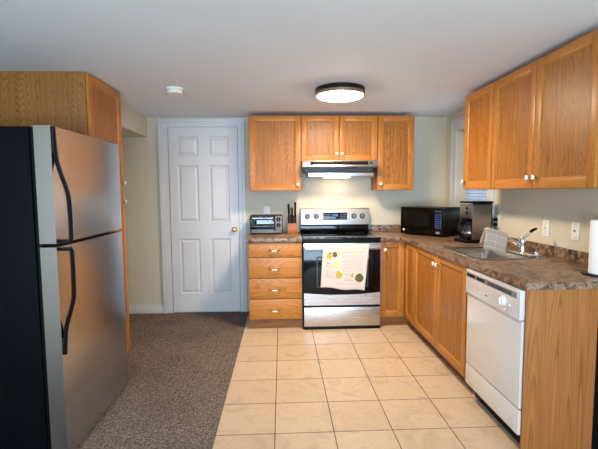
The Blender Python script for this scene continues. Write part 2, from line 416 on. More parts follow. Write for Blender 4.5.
# door in the back wall
dx0, dx1, dz0, dz1 = -1.825, -1.070, .016, 2.085
mb = MB(to_front(0))
mb.box(dx0, dx1, .0008, .012, dz0, dz1)
def raised_door(mb, rects):
    # stiles and rails as raised bars over a recessed field, with bevelled raised panels
    us = [dx0, rects[0][0], rects[0][1], rects[1][0], rects[1][1], dx1]
    for a, b in ((us[0], us[1]), (us[2], us[3]), (us[4], us[5])): mb.box(a, b, .012, .026, dz0, dz1)
    zs = sorted({r[2] for r in rects} | {r[3] for r in rects}); lim = [dz0] + zs + [dz1]
    for a, b in ((us[1], us[2]), (us[3], us[4])):
        for z0, z1 in ((lim[0], lim[1]), (lim[2], lim[3]), (lim[4], lim[5]), (lim[6], lim[7])): mb.box(a, b, .012, .026, z0, z1)
    for u0, u1, z0, z1 in rects:
        def ring(i, w): return [(u0+i, w, z0+i), (u1-i, w, z0+i), (u1-i, w, z1-i), (u0+i, w, z1-i)]
        mb.loops([ring(0, .026), ring(.010, .0125), ring(.018, .0125), ring(.040, .024)])
PU = ((-1.735, -1.505), (-1.392, -1.166))
rects = [(u0, u1, z0, z1) for z0, z1 in ((.225, .850), (1.035, 1.668), (1.768, 1.985)) for u0, u1 in PU]
raised_door(mb, rects)
dr = struct('door_1', mb, TRIM, recalc=True, ang=8)
mb = MB().lathe([(.03, .0265), (.03, .032), (.012, .036), (.012, .052), (.024, .058), (.029, .070), (.024, .082), (.0, .086)], (-1.118, 0, .952), (0, -1, 0), 20)
mb.build('knob', BRASS, dr)
mb = MB(to_front(0))
for u0, u1, z0, z1, o in ((-1.937, -1.832, 0, 2.092, 0), (-1.064, -.990, 0, 2.092, 1), (-1.937, -.990, 2.092, 2.178, 2)):
    mb.box(u0, u1, .0005, .016, z0, z1)
mb.box(-1.937, -1.905, .0165, .030, 0, 2.147, .004).box(-1.018, -.990, .0165, .030, 0, 2.147, .004).box(-1.937, -.990, .0165, .030, 2.147, 2.178, .004)
mb.box(-1.905, -1.885, .0165, .023, 0, 2.127, .003).box(-1.038, -1.018, .0165, .023, 0, 2.127, .003).box(-1.905, -1.018, .0165, .023, 2.127, 2.147, .003)
struct('trim_3', mb, TRIM)
mb = MB(to_front(0)).box(XL, -1.938, .0005, .012, 0, .085, .002).box(XL, -1.938, .0005, .018, 0, .062, .003).box(XL, -1.938, .0005, .008, .085, .100, .002)
struct('baseboard_back', mb, TRIM)

# ------------------------------------------------------------------ cabinets
def knob(f, u, z, w0, parent):
    mb = MB(f)
    mb.m(0).lathe([(.009, 0), (.009, .003), (.0055, .005), (.0055, .012)], (u, w0, z), (0, 1, 0), 14)
    mb.m(1).lathe([(.006, .012), (.0145, .015), (.0165, .021), (.013, .027), (.006, .029)], (u, w0, z), (0, 1, 0), 16)
    mb.m(0).lathe([(.006, .0288), (.004, .0305), (0, .031)], (u, w0, z), (0, 1, 0), 10)
    return mb.build('knob', [BRASS, CERAM], parent)
def shaker(root, f, u0, u1, z0, z1, k=None, rail=OAKX, fw=.056, stile=OAKV, panel=PANV):
    """flat panel door: w = 0 is the cabinet front"""
    T = .020
    mb = MB(f)
    mb.m(0).box(u0, u0+fw, .0005, T, z0, z1, .003).box(u1-fw, u1, .0005, T, z0, z1, .003)
    mb.m(1).box(u0+fw, u1-fw, .0005, T, z0, z0+fw, .003).box(u0+fw, u1-fw, .0005, T, z1-fw, z1, .003)
    # sloped sticking round the panel
    a, b, c, d = u0+fw, u1-fw, z0+fw, z1-fw
    def ring(i, w): return [(a+i, w, c+i), (b-i, w, c+i), (b-i, w, d-i), (a+i, w, d-i)]
    mb.m(0).loops([ring(-.001, T-.004), ring(.009, .0095)], cap1=False)
    dn = mb.build('door', [stile, rail], root)
    MB(f).box(a+.002, b-.002, .003, .0092, c+.002, d-.002).build('door_panel', panel, dn)
    if k: knob(f, k[0], k[1], T, dn)
    return dn
ZB, ZT = 1.378, 2.162
def upper(label, x0, x1, z0, z1, doors, f='back'):
    if f == 'back':
        r = thing('wall_cabinet', label, 'cabinet', ((x0+x1)/2, 0, z0))
        MB().box(x0, x1, -.311, -.001, z0, z1, .0015).build('carcass', SIDEV, r)
        for u0, u1, k in doors: shaker(r, to_front(-.311), u0, u1, z0+.004, z1-.004, k)
    else:
        r = thing('wall_cabinet', label, 'cabinet', (XR, (x0+x1)/2, z0))
        MB().box(.9875, XR-.001, x0, x1, z0, z1, .0015).build('carcass', OAKV, r)
        for u0, u1, k in doors: shaker(r, to_left(.9875), u0, u1, z0+.004, z1-.004, k, OAKY)
    return r
upper('oak wall cabinet with one wide door, above the toaster oven, left of the hood', -.9212, -.3785, ZB, ZT, [(-.918, -.3815, (-.413, 1.445))])
upper('short oak wall cabinet with two small doors directly above the range hood', -.3768, .4310, 1.687, ZT, [(-.3735, .0255, (-.004, 1.765)), (.0285, .4275, (.052, 1.765))])
upper('narrow oak wall cabinet with one door, right of the hood, nearer the microwave', .4325, .8248, ZB, ZT, [(.436, .8215, (.466, 1.448))])
upper('oak wall cabinet with one door next to the corner window, above the coffee maker', -1.664, -1.193, ZB, ZT, [(-1.661, -1.197, (-1.222, 1.448))], 'r')
upper('large two-door oak wall cabinet on the right wall above the sink and switches', -2.686, -1.6655, ZB, ZT, [(-2.172, -1.669, (-2.142, 1.450)), (-2.682, -2.176, (-2.206, 1.450))], 'r')

# tall pantry beside the refrigerator
pa = thing('pantry_cabinet', 'tall oak pantry cabinet reaching the ceiling behind the refrigerator', 'cabinet', (-2.2, -1.465, 0))
MB().box(-2.50, -1.912, -1.750, -1.736, 0, 2.194, .001).build('side_panel', GREYV, pa)
MB().box(-2.50, -1.912, -1.735, -1.18, .025, 2.194, .001).build('carcass', SIDEV, pa)
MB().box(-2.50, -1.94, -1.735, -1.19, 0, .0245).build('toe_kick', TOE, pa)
fp = to_right(-1.912)
shaker(pa, fp, -1.744, -1.182, 1.385, 2.188, (-1.207, 1.455), OAKY)
shaker(pa, fp, -1.744, -1.182, .03, 1.377, (-1.207, 1.300), OAKY)

# drawer base on the left of the range
db = thing('drawer_cabinet', 'oak base cabinet with a stack of four drawers left of the range', 'cabinet', (-.652, -.3, 0))
MB().box(-.920, -.386, -.610, -.002, .09, .874, .001).build('carcass', SIDEV, db)
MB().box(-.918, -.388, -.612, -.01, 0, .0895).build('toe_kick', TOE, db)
fd = to_front(-.610)
for z0, z1, zh in ((.728, .868, .795), (.520, .719, .607), (.309, .511, .398), (.098, .300, .188)):
    d = MB(fd).box(-.917, -.389, .0005, .020, z0, z1, .004).build('drawer', DRAWX, db)
    mb = MB(fd); uc = -.662
    for sgn in (-1, 1):
        mb.m(0).lathe([(.010, .0), (.010, .003), (.005, .006), (.005, .022), (.007, .025), (0, .027)], (uc+sgn*.046, .020, zh+.004), (0, 1, 0), 12)
        mb.m(0).tube([(uc+sgn*.062, .0425, zh+.006), (uc+sgn*.046, .043, zh+.003), (uc+sgn*.024, .0435, zh-.004)], [.003, .0055, .0045], 8)
    mb.m(1).tube([(uc+.026*(k/6-1)*1, .0435, zh-.004) for k in range(0, 13)], [.0055+.0022*math.sin(pi*k/12) for k in range(13)], 10)
    mb.build('handle', [BRASS, CERAM], d)

# L shaped corner base with a folding two-leaf door
cb = thing('corner_cabinet', 'oak corner base cabinet with folding two-leaf door between range and sink', 'cabinet', (.98, -.35, 0))
MB().prism([(.392, -.002), (1.29, -.002), (1.29, -.911), (.6656, -.911), (.6656, -.610), (.392, -.610)], 'z', .09, .874).build('carcass', SIDEV, cb)
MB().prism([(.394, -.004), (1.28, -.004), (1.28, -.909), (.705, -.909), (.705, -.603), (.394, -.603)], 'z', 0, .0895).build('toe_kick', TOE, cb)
shaker(cb, to_front(-.610), .395, .6425, .098, .868, (.442, .785))
shaker(cb, to_left(.6656), -.910, -.6335, .098, .868, None, OAKY)
# sink base
sb = thing('sink_cabinet', 'oak two-door base cabinet under the sink, between corner cabinet and dishwasher', 'cabinet', (.98, -1.46, 0))
MB().box(.6656, 1.29, -2.066, -2.050, .09, .874).build('side_panel', SIDEV, sb)
MB().box(.6656, 1.29, -.931, -.915, .09, .874).build('side_panel', SIDEV, sb)
MB().box(.6656, 1.29, -2.0495, -.9315, .09, .11).build('bottom_panel', SIDEV, sb)
MB().box(1.275, 1.29, -2.0495, -.9315, .1105, .874).build('back_panel', SIDEV, sb)
MB().box(.6656, .685, -2.0495, -.9315, .852, .874).build('top_rail', OAKY, sb)
MB().box(.6656, .685, -2.0495, -1.985, .1105, .8515).build('filler_stile', OAKV, sb)
MB().box(.6656, .685, -1.4835, -1.4635, .1105, .8515).build('centre_stile', OAKV, sb)
MB().box(.72, 1.28, -2.064, -.913, 0, .0895).build('toe_kick', TOE, sb)
fs_ = to_left(.6656)
shaker(sb, fs_, -1.4715, -.917, .098, .868, (-1.443, .784), OAKY)
shaker(sb, fs_, -2.003, -1.4755, .098, .868, (-1.502, .784), OAKY)
# end panel
o = MB().box(.634, 1.008, -2.703, -2.690, 0, .8745, .001).build('end_panel', SIDEV)
tag(o, 'oak veneer end panel closing the counter run beside the white dishwasher', 'panel')

# ------------------------------------------------------------------ worktops
ct = thing('worktop', 'short mottled brown laminate worktop over the four drawers, left of the range', 'worktop', (-.66, -.3, .876))
MB().box(-.946, -.384, -.645, -.001, .8755, .914, .004).build('slab', LAM, ct)
cr = thing('worktop', 'long L-shaped mottled brown laminate worktop holding the sink and microwave', 'worktop', (1.0, -1.3, .876))
hx0, hx1, hy0, hy1 = .715, 1.185, -2.005, -1.475
mb = MB()
mb.prism([(.391, -.001), (1.299, -.001), (1.299, hy1), (.623, hy1), (.623, -.705), (.585, -.657), (.391, -.657)], 'z', .8755, .914)
mb.box(.623, hx0, hy0, hy1, .8755, .914).box(hx1, 1.299, hy0, hy1, .8755, .914).box(.623, 1.299, -2.712, hy0, .8755, .914)
mb.build('slab', LAM, cr)
mb = MB().box(.391, 1.299, -.021, -.001, .9145, .985, .003).box(1.279, 1.299, -2.712, -.0215, .9145, .985, .003)
mb.build('backsplash', LAM, cr)

# ------------------------------------------------------------------ refrigerator
fr = thing('refrigerator', 'stainless top-freezer refrigerator with black sides and black bow handles', 'refrigerator', (-2.1, -2.2, 0))
y0, y1 = -2.618, -1.782
mb = MB().box(-2.49, -1.800, y0+.004, y1-.004, .03, 1.697, .004); mb.build('body', BLACKM, fr)
MB().box(-1.7995, -1.776, y0+.018, y1-.018, .032, 1.685).build('gasket', BLACK, fr)
MB().box(-1.795, -1.74, y0+.02, y1-.02, .006, .0235, .003).build('grille', BLACK, fr)
for x in (-2.40, -1.86):
    for y in (y0+.06, y1-.06): MB().lathe([(.0, 0), (.022, 0), (.022, .008), (.012, .01), (.012, .030), (0, .030)], (x, y, 0), n=12).build('foot', BLACK, fr)
MB().box(-1.85, -1.72, y1-.09, y1-.01, 1.6985, 1.714, .004).build('hinge_cover', BLACK, fr)
def fridge_door(name, z0, z1):
    # gently bowed face: profile in x-y extruded up, with black end caps
    n = 16; pts = [(-1.775, y0), (-1.775, y1)]
    arc = [(-1.690 - .005*(abs(2*k/n-1)**3), y1 + (y0-y1)*k/n) for k in range(n+1)]
    poly = pts + arc
    mb = MB(); mb.m(0).prism(poly, 'z', z0, z1)
    d = mb.build(name, [STEEL_F, STEEL_E], fr)
    for p in d.data.polygons:
        if abs(p.normal.y) > .8 or abs(p.normal.z) > .8: p.material_index = 1
    return d
fz = fridge_door('freezer_door', 1.126, 1.700)
fd_ = fridge_door('lower_door', .026, 1.108)
def bow(sign, zs):
    """zs: end of the flat strip, start of bow, full bow, standoff end"""
    mb = MB(); yh = y0+.022
    za, zb, zc, zd = zs
    path = [(-1.692, yh, za), (-1.690, yh, za+(zb-za)*.5), (-1.686, yh, zb)]
    for k in range(1, 9):
        t = k/8; path.append((-1.686+.052*(3*t*t-2*t**3), yh, zb+(zc-zb)*t))
    path += [(-1.632, yh, zc+(zd-zc)*.5), (-1.633, yh, zd-.02*sign), (-1.642, yh, zd)]
    mb.tube(path, [.010]*3+[.0105]*8+[.010, .010, .009], 10, 1.25, up=(1, 0, 0))
    mb.box(-1.692, -1.634, yh-.011, yh+.011, min(zd, zd-.018*sign), max(zd, zd-.018*sign), .003)
    # black trim strip running along the door edge
    mb.box(-1.7005, -1.6885, y0+.006, yh+.012, min(za, zb), max(za, zb), .003)
    return mb
bow(-1, (1.698, 1.570, 1.330, 1.128)).build('handle', BLACK, fz)
bow(1, (.560, .650, .880, 1.106)).build('handle', BLACK, fd_)

# ------------------------------------------------------------------ range
rg = thing('range', 'freestanding stainless and black electric range between the base cabinets', 'stove', (.003, -.35, 0))
rx_0, rx_1 = -.379, .386
MB().box(rx_0, rx_1, -.655, -.012, .022, .898, .003).build('body', BLACK, rg)
for x in (rx_0+.05, rx_1-.05):
    for y in (-.60, -.07): MB().lathe([(0, 0), (.018, 0), (.018, .022), (0, .022)], (x, y, 0), n=12).build('foot', BLACK, rg)
mb = MB().box(rx_0-.001, rx_1+.001, -.690, -.090, .8985, .9165, .004); ctp = mb.build('cooktop', BLACKG, rg)
for bx, by, r in ((-.20, -.50, .105), (.21, -.50, .085), (-.20, -.24, .075), (.21, -.24, .100)):
    MB().lathe([(r, .9167), (r, .9171), (r-.004, .9171), (r-.004, .9167)], (bx, by, 0), n=40).build('burner_ring', DARK, ctp)
MB().box(rx_0, rx_1, -.105, -.014, .917, 1.004, .003).build('backguard_base', BLACKG, rg)
MB().prism([(-.145, 1.003), (-.015, 1.003), (-.015, 1.178), (-.120, 1.180), (-.132, 1.172)], 'x', rx_0+.004, rx_1+.003, .003).build('control_panel', STEEL_P, rg)
def py(z): return -.145 + (z-1.003)/(1.172-1.003)*.013
dm = lambda u, w, z: (u, py(z)-w, z)
d = MB(dm).box(-.128, .140, .0005, .0045, 1.056, 1.136, .001).build('display', BLACKG, rg)
mb = MB(dm)
for i, sx in enumerate((-.032, -.016, .006, .022)):      # 12:00-like clock digits
    segs = [((0, 1), (1, 1)), ((1, 1), (1, .5)), ((1, .5), (1, 0)), ((0, 0), (1, 0)), ((0, 0), (0, .5)), ((0, .5), (0, 1)), ((0, .5), (1, .5))]
    on = ([1, 2], [0, 1, 6, 4, 3], [0, 1, 2, 3, 4, 5], [0, 1, 2, 3, 4, 5])[i]
    for q in on:
        (a, b), (c, e) = segs[q]
        X0, X1 = sorted((sx+a*.009, sx+c*.009)); Z0, Z1 = sorted((1.098+b*.02, 1.098+e*.02))
        mb.box(X0-.0012, X1+.0012, .0045, .0050, Z0-.0012, Z1+.0012)
mb.box(-.002, 0, .0045, .005, 1.102, 1.105).box(-.002, 0, .0045, .005, 1.111, 1.114)
mb.build('clock', BLUE, d)
mb = MB(dm)
for sx in (-.118, .060):
    mb = MB(dm)
    for r_ in range(3):
        for q in range(5): mb.box(sx+q*.0155, sx+q*.0155+.010, .0045, .0050, 1.068+r_*.021, 1.076+r_*.021)
    mb.build('keypad', GREYP, d)
for kx in (-.302, -.203, .216, .309):
    mb = MB(); dv = (0, -1, .08)
    mb.m(1).lathe([(.030, 0), (.029, .004), (0, .004)], (kx, py(1.096), 1.096), dv, 24)
    mb.m(1).lathe([(.0235, .004), (.022, .016)], (kx, py(1.096), 1.096), dv, 20)
    mb.m(0).lathe([(.022, .016), (.020, .020), (.017, .023), (0, .023)], (kx, py(1.096), 1.096), dv, 20)
    mb.box(kx-.0045, kx+.0045, py(1.096)-.034, py(1.096)-.020, 1.077, 1.115, .002)
    mb.build('knob', [OVENS, BLACK], rg)
od = MB()
od.m(0).box(rx_0+.003, rx_1-.003, -.690, -.656, .247, .866, .003)
odo = od.build('oven_door', [BLACKG], rg)
# silver bottom band with its arched upper edge, and the window frame
n = 14; top = [(rx_0+.004+(rx_1-rx_0-.008)*k/n, .352+.022*abs(2*k/n-1)**2.2) for k in range(n+1)]
MB().prism([(rx_1-.004, .247), (rx_0+.004, .247)] + top, 'y', -.6955, -.6905).build('door_band', STEEL_X, odo)
mb = MB(to_front(-.690))
a, b, c, d_ = -.250, .262, .425, .735
for q in ((a, b, c, c+.014), (a, b, d_-.014, d_), (a, a+.014, c+.014, d_-.014), (b-.014, b, c+.014, d_-.014)): mb.box(q[0], q[1], .0004, .0014, q[2], q[3])
mb.build('window_border', DARK, odo)
MB(to_front(-.690)).box(rx_0+.004, rx_1-.004, .0004, .004, .802, .864, .001).build('door_top_band', STEEL_X, odo)
mb = MB().box(rx_0+.012, rx_1-.012, -.748, -.730, .806, .850, .006, 3)
for x in (rx_0+.03, rx_1-.03): mb.box(x-.018, x+.018, -.731, -.694, .812, .844, .003)
mb.build('handle', STEEL_X, odo)
MB().box(rx_0+.004, rx_1-.004, -.693, -.656, .034, .224, .004).build('storage_drawer', STEEL_X, rg)
MB().box(rx_0+.002, rx_1-.002, -.688, -.656, .004, .033, .002).build('base_rail', BLACK, rg)

# towel over the oven handle
def ty(x, z):
    k = max(0, min(1, (.85-z)/.40))
    return -.7515 - .004*k - .006*k*(1+math.sin(x*31+1.0))*.5 - .004*k*(1+math.sin(x*13-z*9))*.5
def txz(u, v):
    """u across, v down the front (0 top, 1 hem)"""
    xl = -.192 - .026*v; xr = .258 - .046*v
    zb = .444 - .040*u + .006*math.sin(u*9)
    return xl+(xr-xl)*u, .853 - (.853-zb)*v
NX, NZ = 36, 30
grid = []
for i in range(NZ+1):
    row = []
    for j in range(NX+1):
        x, z = txz(j/NX, 1-i/NZ); row.append((x, ty(x, z), z))
    grid.append(row)
for k in range(1, 6):                                        # over the bar
    a = pi*k/6; row = []
    for j in range(NX+1):
        x, z = txz(j/NX, 0); row.append((x, -.739 - math.cos(a)*.0125, .853+math.sin(a)*.004))
    grid.append(row)
for k in range(9):                                           # short tail behind the bar
    row = []
    for j in range(NX+1):
        x, z = txz(j/NX, 0); row.append((x, -.7265+.002*math.sin(x*25), .853-.018*k))
    grid.append(row)
tw = MB().sheet(grid).build('tea_towel', CLOTH, solid=.0022)
tag(tw, 'cream cotton tea towel printed with lemons hanging over the oven handle', 'towel')
mb = MB()
def on(px, py_):                                             # position on the towel front
    u, v = (px-78)/(290), (py_-100)/275
    x, z = txz(min(.985, max(.015, u + .02*v)), min(.99, max(.005, v))); return x, z
def spot(px, py_, rx, ry, mi, rot=0, n=18):
    x, z = on(px, py_); sx = .445/290
    pts = []
    for k in range(n):
        t = 2*pi*k/n; a, b = rx*sx*math.cos(t), ry*sx*math.sin(t)
        X = x+a*math.cos(rot)-b*math.sin(rot); Z = z+a*math.sin(rot)+b*math.cos(rot)
        pts.append((X, ty(X, Z)-.0022, Z))
    mb.m(mi).poly(pts)
def stroke(pts, wd, mi):
    P = [on(*p) for p in pts]; g = [[], []]
    for x, z in P:
        g[0].append((x, ty(x, z)-.0019, z-wd/2)); g[1].append((x, ty(x, z)-.0019, z+wd/2))
    mb.m(mi).sheet(g)
spot(120, 172, 18, 17, 0); spot(155, 160, 15, 18, 2); spot(150, 152, 6, 9, 4, .5); spot(126, 153, 10, 4, 4, .4); spot(166, 226, 28, 22, 1); spot(188, 286, 21, 20, 0, .2); spot(180, 268, 8, 3, 2, .3)
spot(321, 303, 27, 26, 2); spot(272, 290, 9, 8, 0); spot(236, 302, 8, 5, 1, .5); spot(276, 163, 14, 8, 1, .3); spot(202, 153, 14, 7, 1, -.2); spot(180, 163, 8, 6, 1)
spot(275, 278, 6, 3, 2, .8); spot(318, 280, 14, 4, 4, .3)
rnd = random.Random(3)
def scrawl(x0, x1, y, mi=3, wd=.0022):
    x = x0
    while x < x1-6:
        e = min(x1, x+rnd.uniform(14, 40)); n = max(4, int((e-x)/2.5))
        stroke([(x+(e-x)*k/n, y+rnd.uniform(-2.2, 2.2)) for k in range(n+1)], wd, mi); x = e+rnd.uniform(3, 6)
scrawl(110, 180, 122); scrawl(215, 290, 126); scrawl(300, 355, 126); scrawl(205, 345, 143, 3, .003)
for i in range(8): scrawl(205, 345 - 22*(i % 3 == 2), 168+i*13)
for i in range(5): scrawl(100, 152, 264+i*11)
scrawl(165, 335, 338); scrawl(100, 140, 235, 4, .003); scrawl(105, 128, 216, 4, .0045); scrawl(220, 262, 280, 4, .0025); scrawl(222, 285, 314, 2, .003)
stroke([(100, 300), (150, 308), (205, 306), (270, 314)], .002, 3)
mb.build('printed_pattern', [LEMON, PALEY, OLIVE, INK, INKD], tw, recalc=False)

# ------------------------------------------------------------------ range hood
hd = thing('range_hood', 'stainless under-cabinet range hood with black vent slots above the range', 'hood', (.01, -.25, 1.52))
hx_0, hx_1 = -.372, .396
MB().prism([(-.002, 1.684), (-.002, 1.612), (-.475, 1.612), (-.490, 1.622), (-.472, 1.684)], 'x', hx_0, hx_1, .002).build('shell', STEEL_X, hd)
hm = lambda u, w, z: (u, -.490+(z-1.622)/(.062)*.018-w, z)
mb = MB(hm)
mb.box(-.292, .300, .0005, .002, 1.640, 1.674)
g = mb.build('vent_panel', HANDLEB, hd)
for i in range(2):
    for z in (1.645, 1.660): MB(hm).box(-.262+.286*i, .0-.010+.286*i, .0021, .0032, z, z+.005).build('slot', BLACK, g)
MB(hm).box(.312, .345, .0005, .003, 1.650, 1.664, .001).build('switch', BLACK, hd)
MB().box(-.340, .376, -.33, -.03, 1.572, 1.6115).build('filter_housing', DARK, hd)
MB().prism([(-.02, 1.571), (-.02, 1.520), (-.345, 1.520), (-.349, 1.524), (-.353, 1.564), (-.346, 1.571)], 'x', -.303, .388, .002).build('lower_shroud', STEEL_X, hd)

HL = glow('hood lamp lens', (1, .82, .62, 1), 20)
MB().box(-.12, .16, -.24, -.14, 1.5185, 1.5195).build('lamp_lens', HL, hd)

# ------------------------------------------------------------------ dishwasher
dw = thing('dishwasher', 'white built-in dishwasher under the worktop between sink cabinet and end panel', 'dishwasher', (.95, -2.35, 0))
q0, q1 = -2.686, -2.076
MB().box(.701, 1.27, q0+.004, q1-.004, .005, .868).build('tub', BLACKM, dw)
fw_ = to_left(.638)
cp = MB(fw_).box(q0, q1, -.048, .028, .712, .867, .005).build('console', WHITEA, dw)
mb = MB(fw_).box(q0+.03, q1-.010, .0275, .0288, .818, .850)
vent = mb.build('vent_strip', GREYP, cp)
mb = MB(fw_)
for a, b in ((-2.20, -2.095), (-2.32, -2.225)): MB(fw_).box(a, b, .0289, .0295, .824, .842).build('vent_slot', BLACK, vent)
for k in range(3): MB(fw_).box(-2.61, -2.36, .0289, .0295, .824+k*.007, .828+k*.007).build('vent_slot', BLACK, vent)
mb = MB(fw_).lathe([(.030, .028), (.030, .031), (.024, .033), (.021, .046), (0, .047)], (-2.535, 0, .775), (0, 1, 0), 24)
mb.box(-2.540, -2.530, .046, .054, .757, .795, .002); mb.build('dial', WHITEP, cp)
MB(fw_).box(-2.555, -2.538, .0285, .034, .728, .742, .002).build('button', WHITEP, cp)
MB(fw_).box(-2.605, -2.588, .0285, .034, .762, .774, .002).build('button', WHITEP, cp)
MB(fw_).box(-2.36, -2.33, .0281, .0286, .752, .757).build('badge', DARK, cp)
MB(fw_).box(q0, q1, -.048, .016, .246, .708, .005).build('door', WHITEA, dw)
MB(fw_).box(q0, q1, -.046, .016, .104, .237, .005).build('kick_panel', WHITEA, dw)
MB().box(.690, .70, q0+.006, q1-.006, .0, .103).build('toe_kick', BLACK, dw)

# ------------------------------------------------------------------ sink and faucet
def rrect(x0, x1, y0, y1, r, z, n=5):
    P = []
    for cx, cy, a in ((x1-r, y1-r, 0), (x0+r, y1-r, pi/2), (x0+r, y0+r, pi), (x1-r, y0+r, 3*pi/2)):
        for k in range(n+1): t = a+pi/2*k/n; P.append((cx+r*math.cos(t), cy+r*math.sin(t), z))
    return P
sk = thing('sink', 'single bowl stainless drop-in sink set in the long worktop', 'sink', (.95, -1.74, .914))
mb = MB().loops([rrect(.692, 1.212, -2.028, -1.452, .03, .9146), rrect(.694, 1.210, -2.026, -1.454, .03, .9185), rrect(.712, 1.192, -2.008, -1.472, .03, .9195),
    rrect(.722, 1.060, -1.998, -1.482, .05, .9180), rrect(.728, 1.054, -1.992, -1.488, .05, .905), rrect(.740, 1.042, -1.980, -1.500, .05, .765), rrect(.770, 1.012, -1.950, -1.530, .05, .752)])
mb.build('basin', SINKM, sk, recalc=False)
MB().lathe([(.042, .7525), (.042, .756), (.030, .757), (.026, .7535), (0, .7535)], (.89, -1.74, 0), n=24).build('drain', CHROME, sk)
fc = thing('faucet', 'chrome single-lever kitchen faucet standing on the rear deck of the sink', 'faucet', (1.108, -1.86, .919))
mb = MB().box(1.078, 1.142, -1.985, -1.70, .9198, .932, .005, 3)
mb.build('deck_plate', CHROME, fc)
mb = MB().lathe([(.026, .932), (.024, .94), (.021, .99), (.023, 1.005), (.023, 1.025), (.017, 1.036), (0, 1.04)], (1.108, -1.86, 0), n=24)
mb.build('body', CHROME, fc)
mb = MB().tube([(1.10, -1.86, .978), (1.05, -1.855, 1.010), (1.00, -1.848, 1.038), (.94, -1.842, 1.066), (.885, -1.836, 1.086), (.868, -1.834, 1.082), (.860, -1.833, 1.066), (.858, -1.833, 1.045)], [.0125, .012, .0115, .011, .011, .0115, .012, .012], 14)
mb.build('spout', CHROME, fc)
mb = MB(); mb.m(0).tube([(1.112, -1.86, 1.030), (1.135, -1.865, 1.052), (1.158, -1.868, 1.078)], [.009, .008, .008], 10); mb.m(1).tube([(1.155, -1.868, 1.075), (1.175, -1.872, 1.092), (1.198, -1.876, 1.102)], [.0095, .011, .007], 10)
mb.build('lever', [CHROME, BLACK], fc)
ss = MB().lathe([(.024, .9198), (.024, .926), (.018, .930), (.016, .944), (.010, .950), (0, .951)], (1.160, -1.945, 0), n=20).build('sink_hole_cap', CHROME)
tag(ss, 'small round chrome cap on the sink deck right of the faucet', 'cap')
# dishcloth hung over the spout
g, uvs = [], []
NA, NB = 18, 22
for i in range(NA+1):
    u = i/NA; row, ur = [], []
    X = .846 + .152*u; zr = 1.1155 - .056*max(0, u-.12) - .014*(1-u)**6; yc = -1.835 - .016*u
    for j in range(NB+1):
        s_ = -1 + 2*j/NB; d = abs(s_)
        ln = .128 if s_ < 0 else .10
        ang = min(1, d/.16)*pi/2
        if d < .16: yy = .0165*math.sin(ang); zz = zr - .0165*(1-math.cos(ang))
        else:
            h = (d-.16)/.84; yy = .0165 + .022*h + .004*math.sin(u*9+h*3)*h; zz = zr - .0165 - ln*h
        row.append((X - .020*d*(1 if s_ < 0 else .6) + .004*math.sin(d*6), yc + (-yy if s_ < 0 else yy), zz)); ur.append((u*.98+.01, s_*.6+.02))
    g.append(row); uvs.append(ur)
dc = MB().sheet(g, uvs).build('dishcloth', CHECK, solid=.003)
tag(dc, 'grey checked dishcloth with pale lines draped over the faucet spout', 'cloth')

# ------------------------------------------------------------------ microwave (set across the corner)
th = math.atan2(-.395, .302)                                   # local x axis runs from front left to front right
mw = thing('microwave_oven', 'black microwave oven set diagonally on the worktop corner right of the range', 'microwave', (.829, -.5475, .914), th)
w2, dp, h0, h1 = .249, .315, .010, .288
MB().box(-w2, w2, .022, dp, h0, h1, .004).build('case', BLACK, mw, True)
dd = MB().box(-w2, w2-.105, 0, .0215, h0, h1, .006).build('door', BLACKG, mw, True)
n = 28; poly = []
for k in range(n):
    t = 2*pi*k/n; c, s_ = math.cos(t), math.sin(t); e = 2/3.2
    poly.append((-.055+.150*math.copysign(abs(c)**e, c), .150+.100*math.copysign(abs(s_)**e, s_)))
MB().prism(poly, 'y', -.0012, -.0002).build('door_window', GLASSD, dd, True)
MB().prism([(x*.62-.02, .150+(z-.150)*.62) for x, z in poly], 'y', -.0024, -.0014).build('mesh_screen', BLACK, dd, True)
MB().lathe([(.011, 0), (.011, .0012), (0, .0012)], (-.205, -.0003, .052), (0, -1, 0), 16).build('sticker', WHITEP, dd, True)
cpn = MB().box(w2-.103, w2, 0, .0215, h0, h1, .006).build('control_panel', BLACKG, mw, True)
MB().box(w2-.090, w2-.014, -.0012, -.0002, .238, .264).build('display', DARK, cpn, True)
mb = MB()
for r_ in range(7):
    for q in range(3): mb.box(w2-.088+q*.026, w2-.067+q*.026, -.0016, -.0002, .080+r_*.0215, .096+r_*.0215, .0005)
mb.build('keypad', PADB, cpn, True)
MB().box(w2-.076, w2-.030, -.006, -.0002, .030, .052, .002).build('open_button', GREYP, cpn, True)
for x in (-.2, .2):
    for y in (.05, .28): MB().lathe([(0, .0005), (.012, .0005), (.014, .0098), (0, .0098)], (x, y, 0), n=12).build('foot', BLACK, mw, True)

# ------------------------------------------------------------------ coffee maker
ca = math.atan2(-.985, .17)                                      # local x runs along the front, to its right
cmk = thing('coffee_maker', 'tall stainless and black coffee maker beside the corner window', 'coffee maker', (1.140, -1.09, .914), ca)
MB().box(-.098, .098, -.155, .10, .0008, .030, .008, 3).build('base', BLACK, cmk, True)
MB().box(-.085, .085, .02, .10, .030, .345, .004).build('water_tank', BLACK, cmk, True)
MB().box(.0855, .0935, -.100, .085, .0305, .335, .003).build('side_cover', STEEL_Z, cmk, True)
MB().box(-.0935, -.0855, -.100, .085, .0305, .335, .003).build('side_cover', STEEL_Z, cmk, True)
hdp = MB().box(-.085, .085, -.105, .0195, .215, .335, .005).build('head', STEEL_Z, cmk, True)
for z in (.262, .300): MB().lathe([(.012, 0), (.012, .005), (.009, .007), (0, .007)], (0.02, -.1052, z), (0, -1, 0), 16).build('button', BLACK, hdp, True)
MB().box(-.090, .096, -.108, .105, .3455, .362, .006).build('lid', BLACK, cmk, True)
cf = thing('coffee_carafe', 'glass coffee carafe with black handle standing on the coffee maker base', 'carafe', (1.140, -1.09, .914), ca)
cy_ = -.062
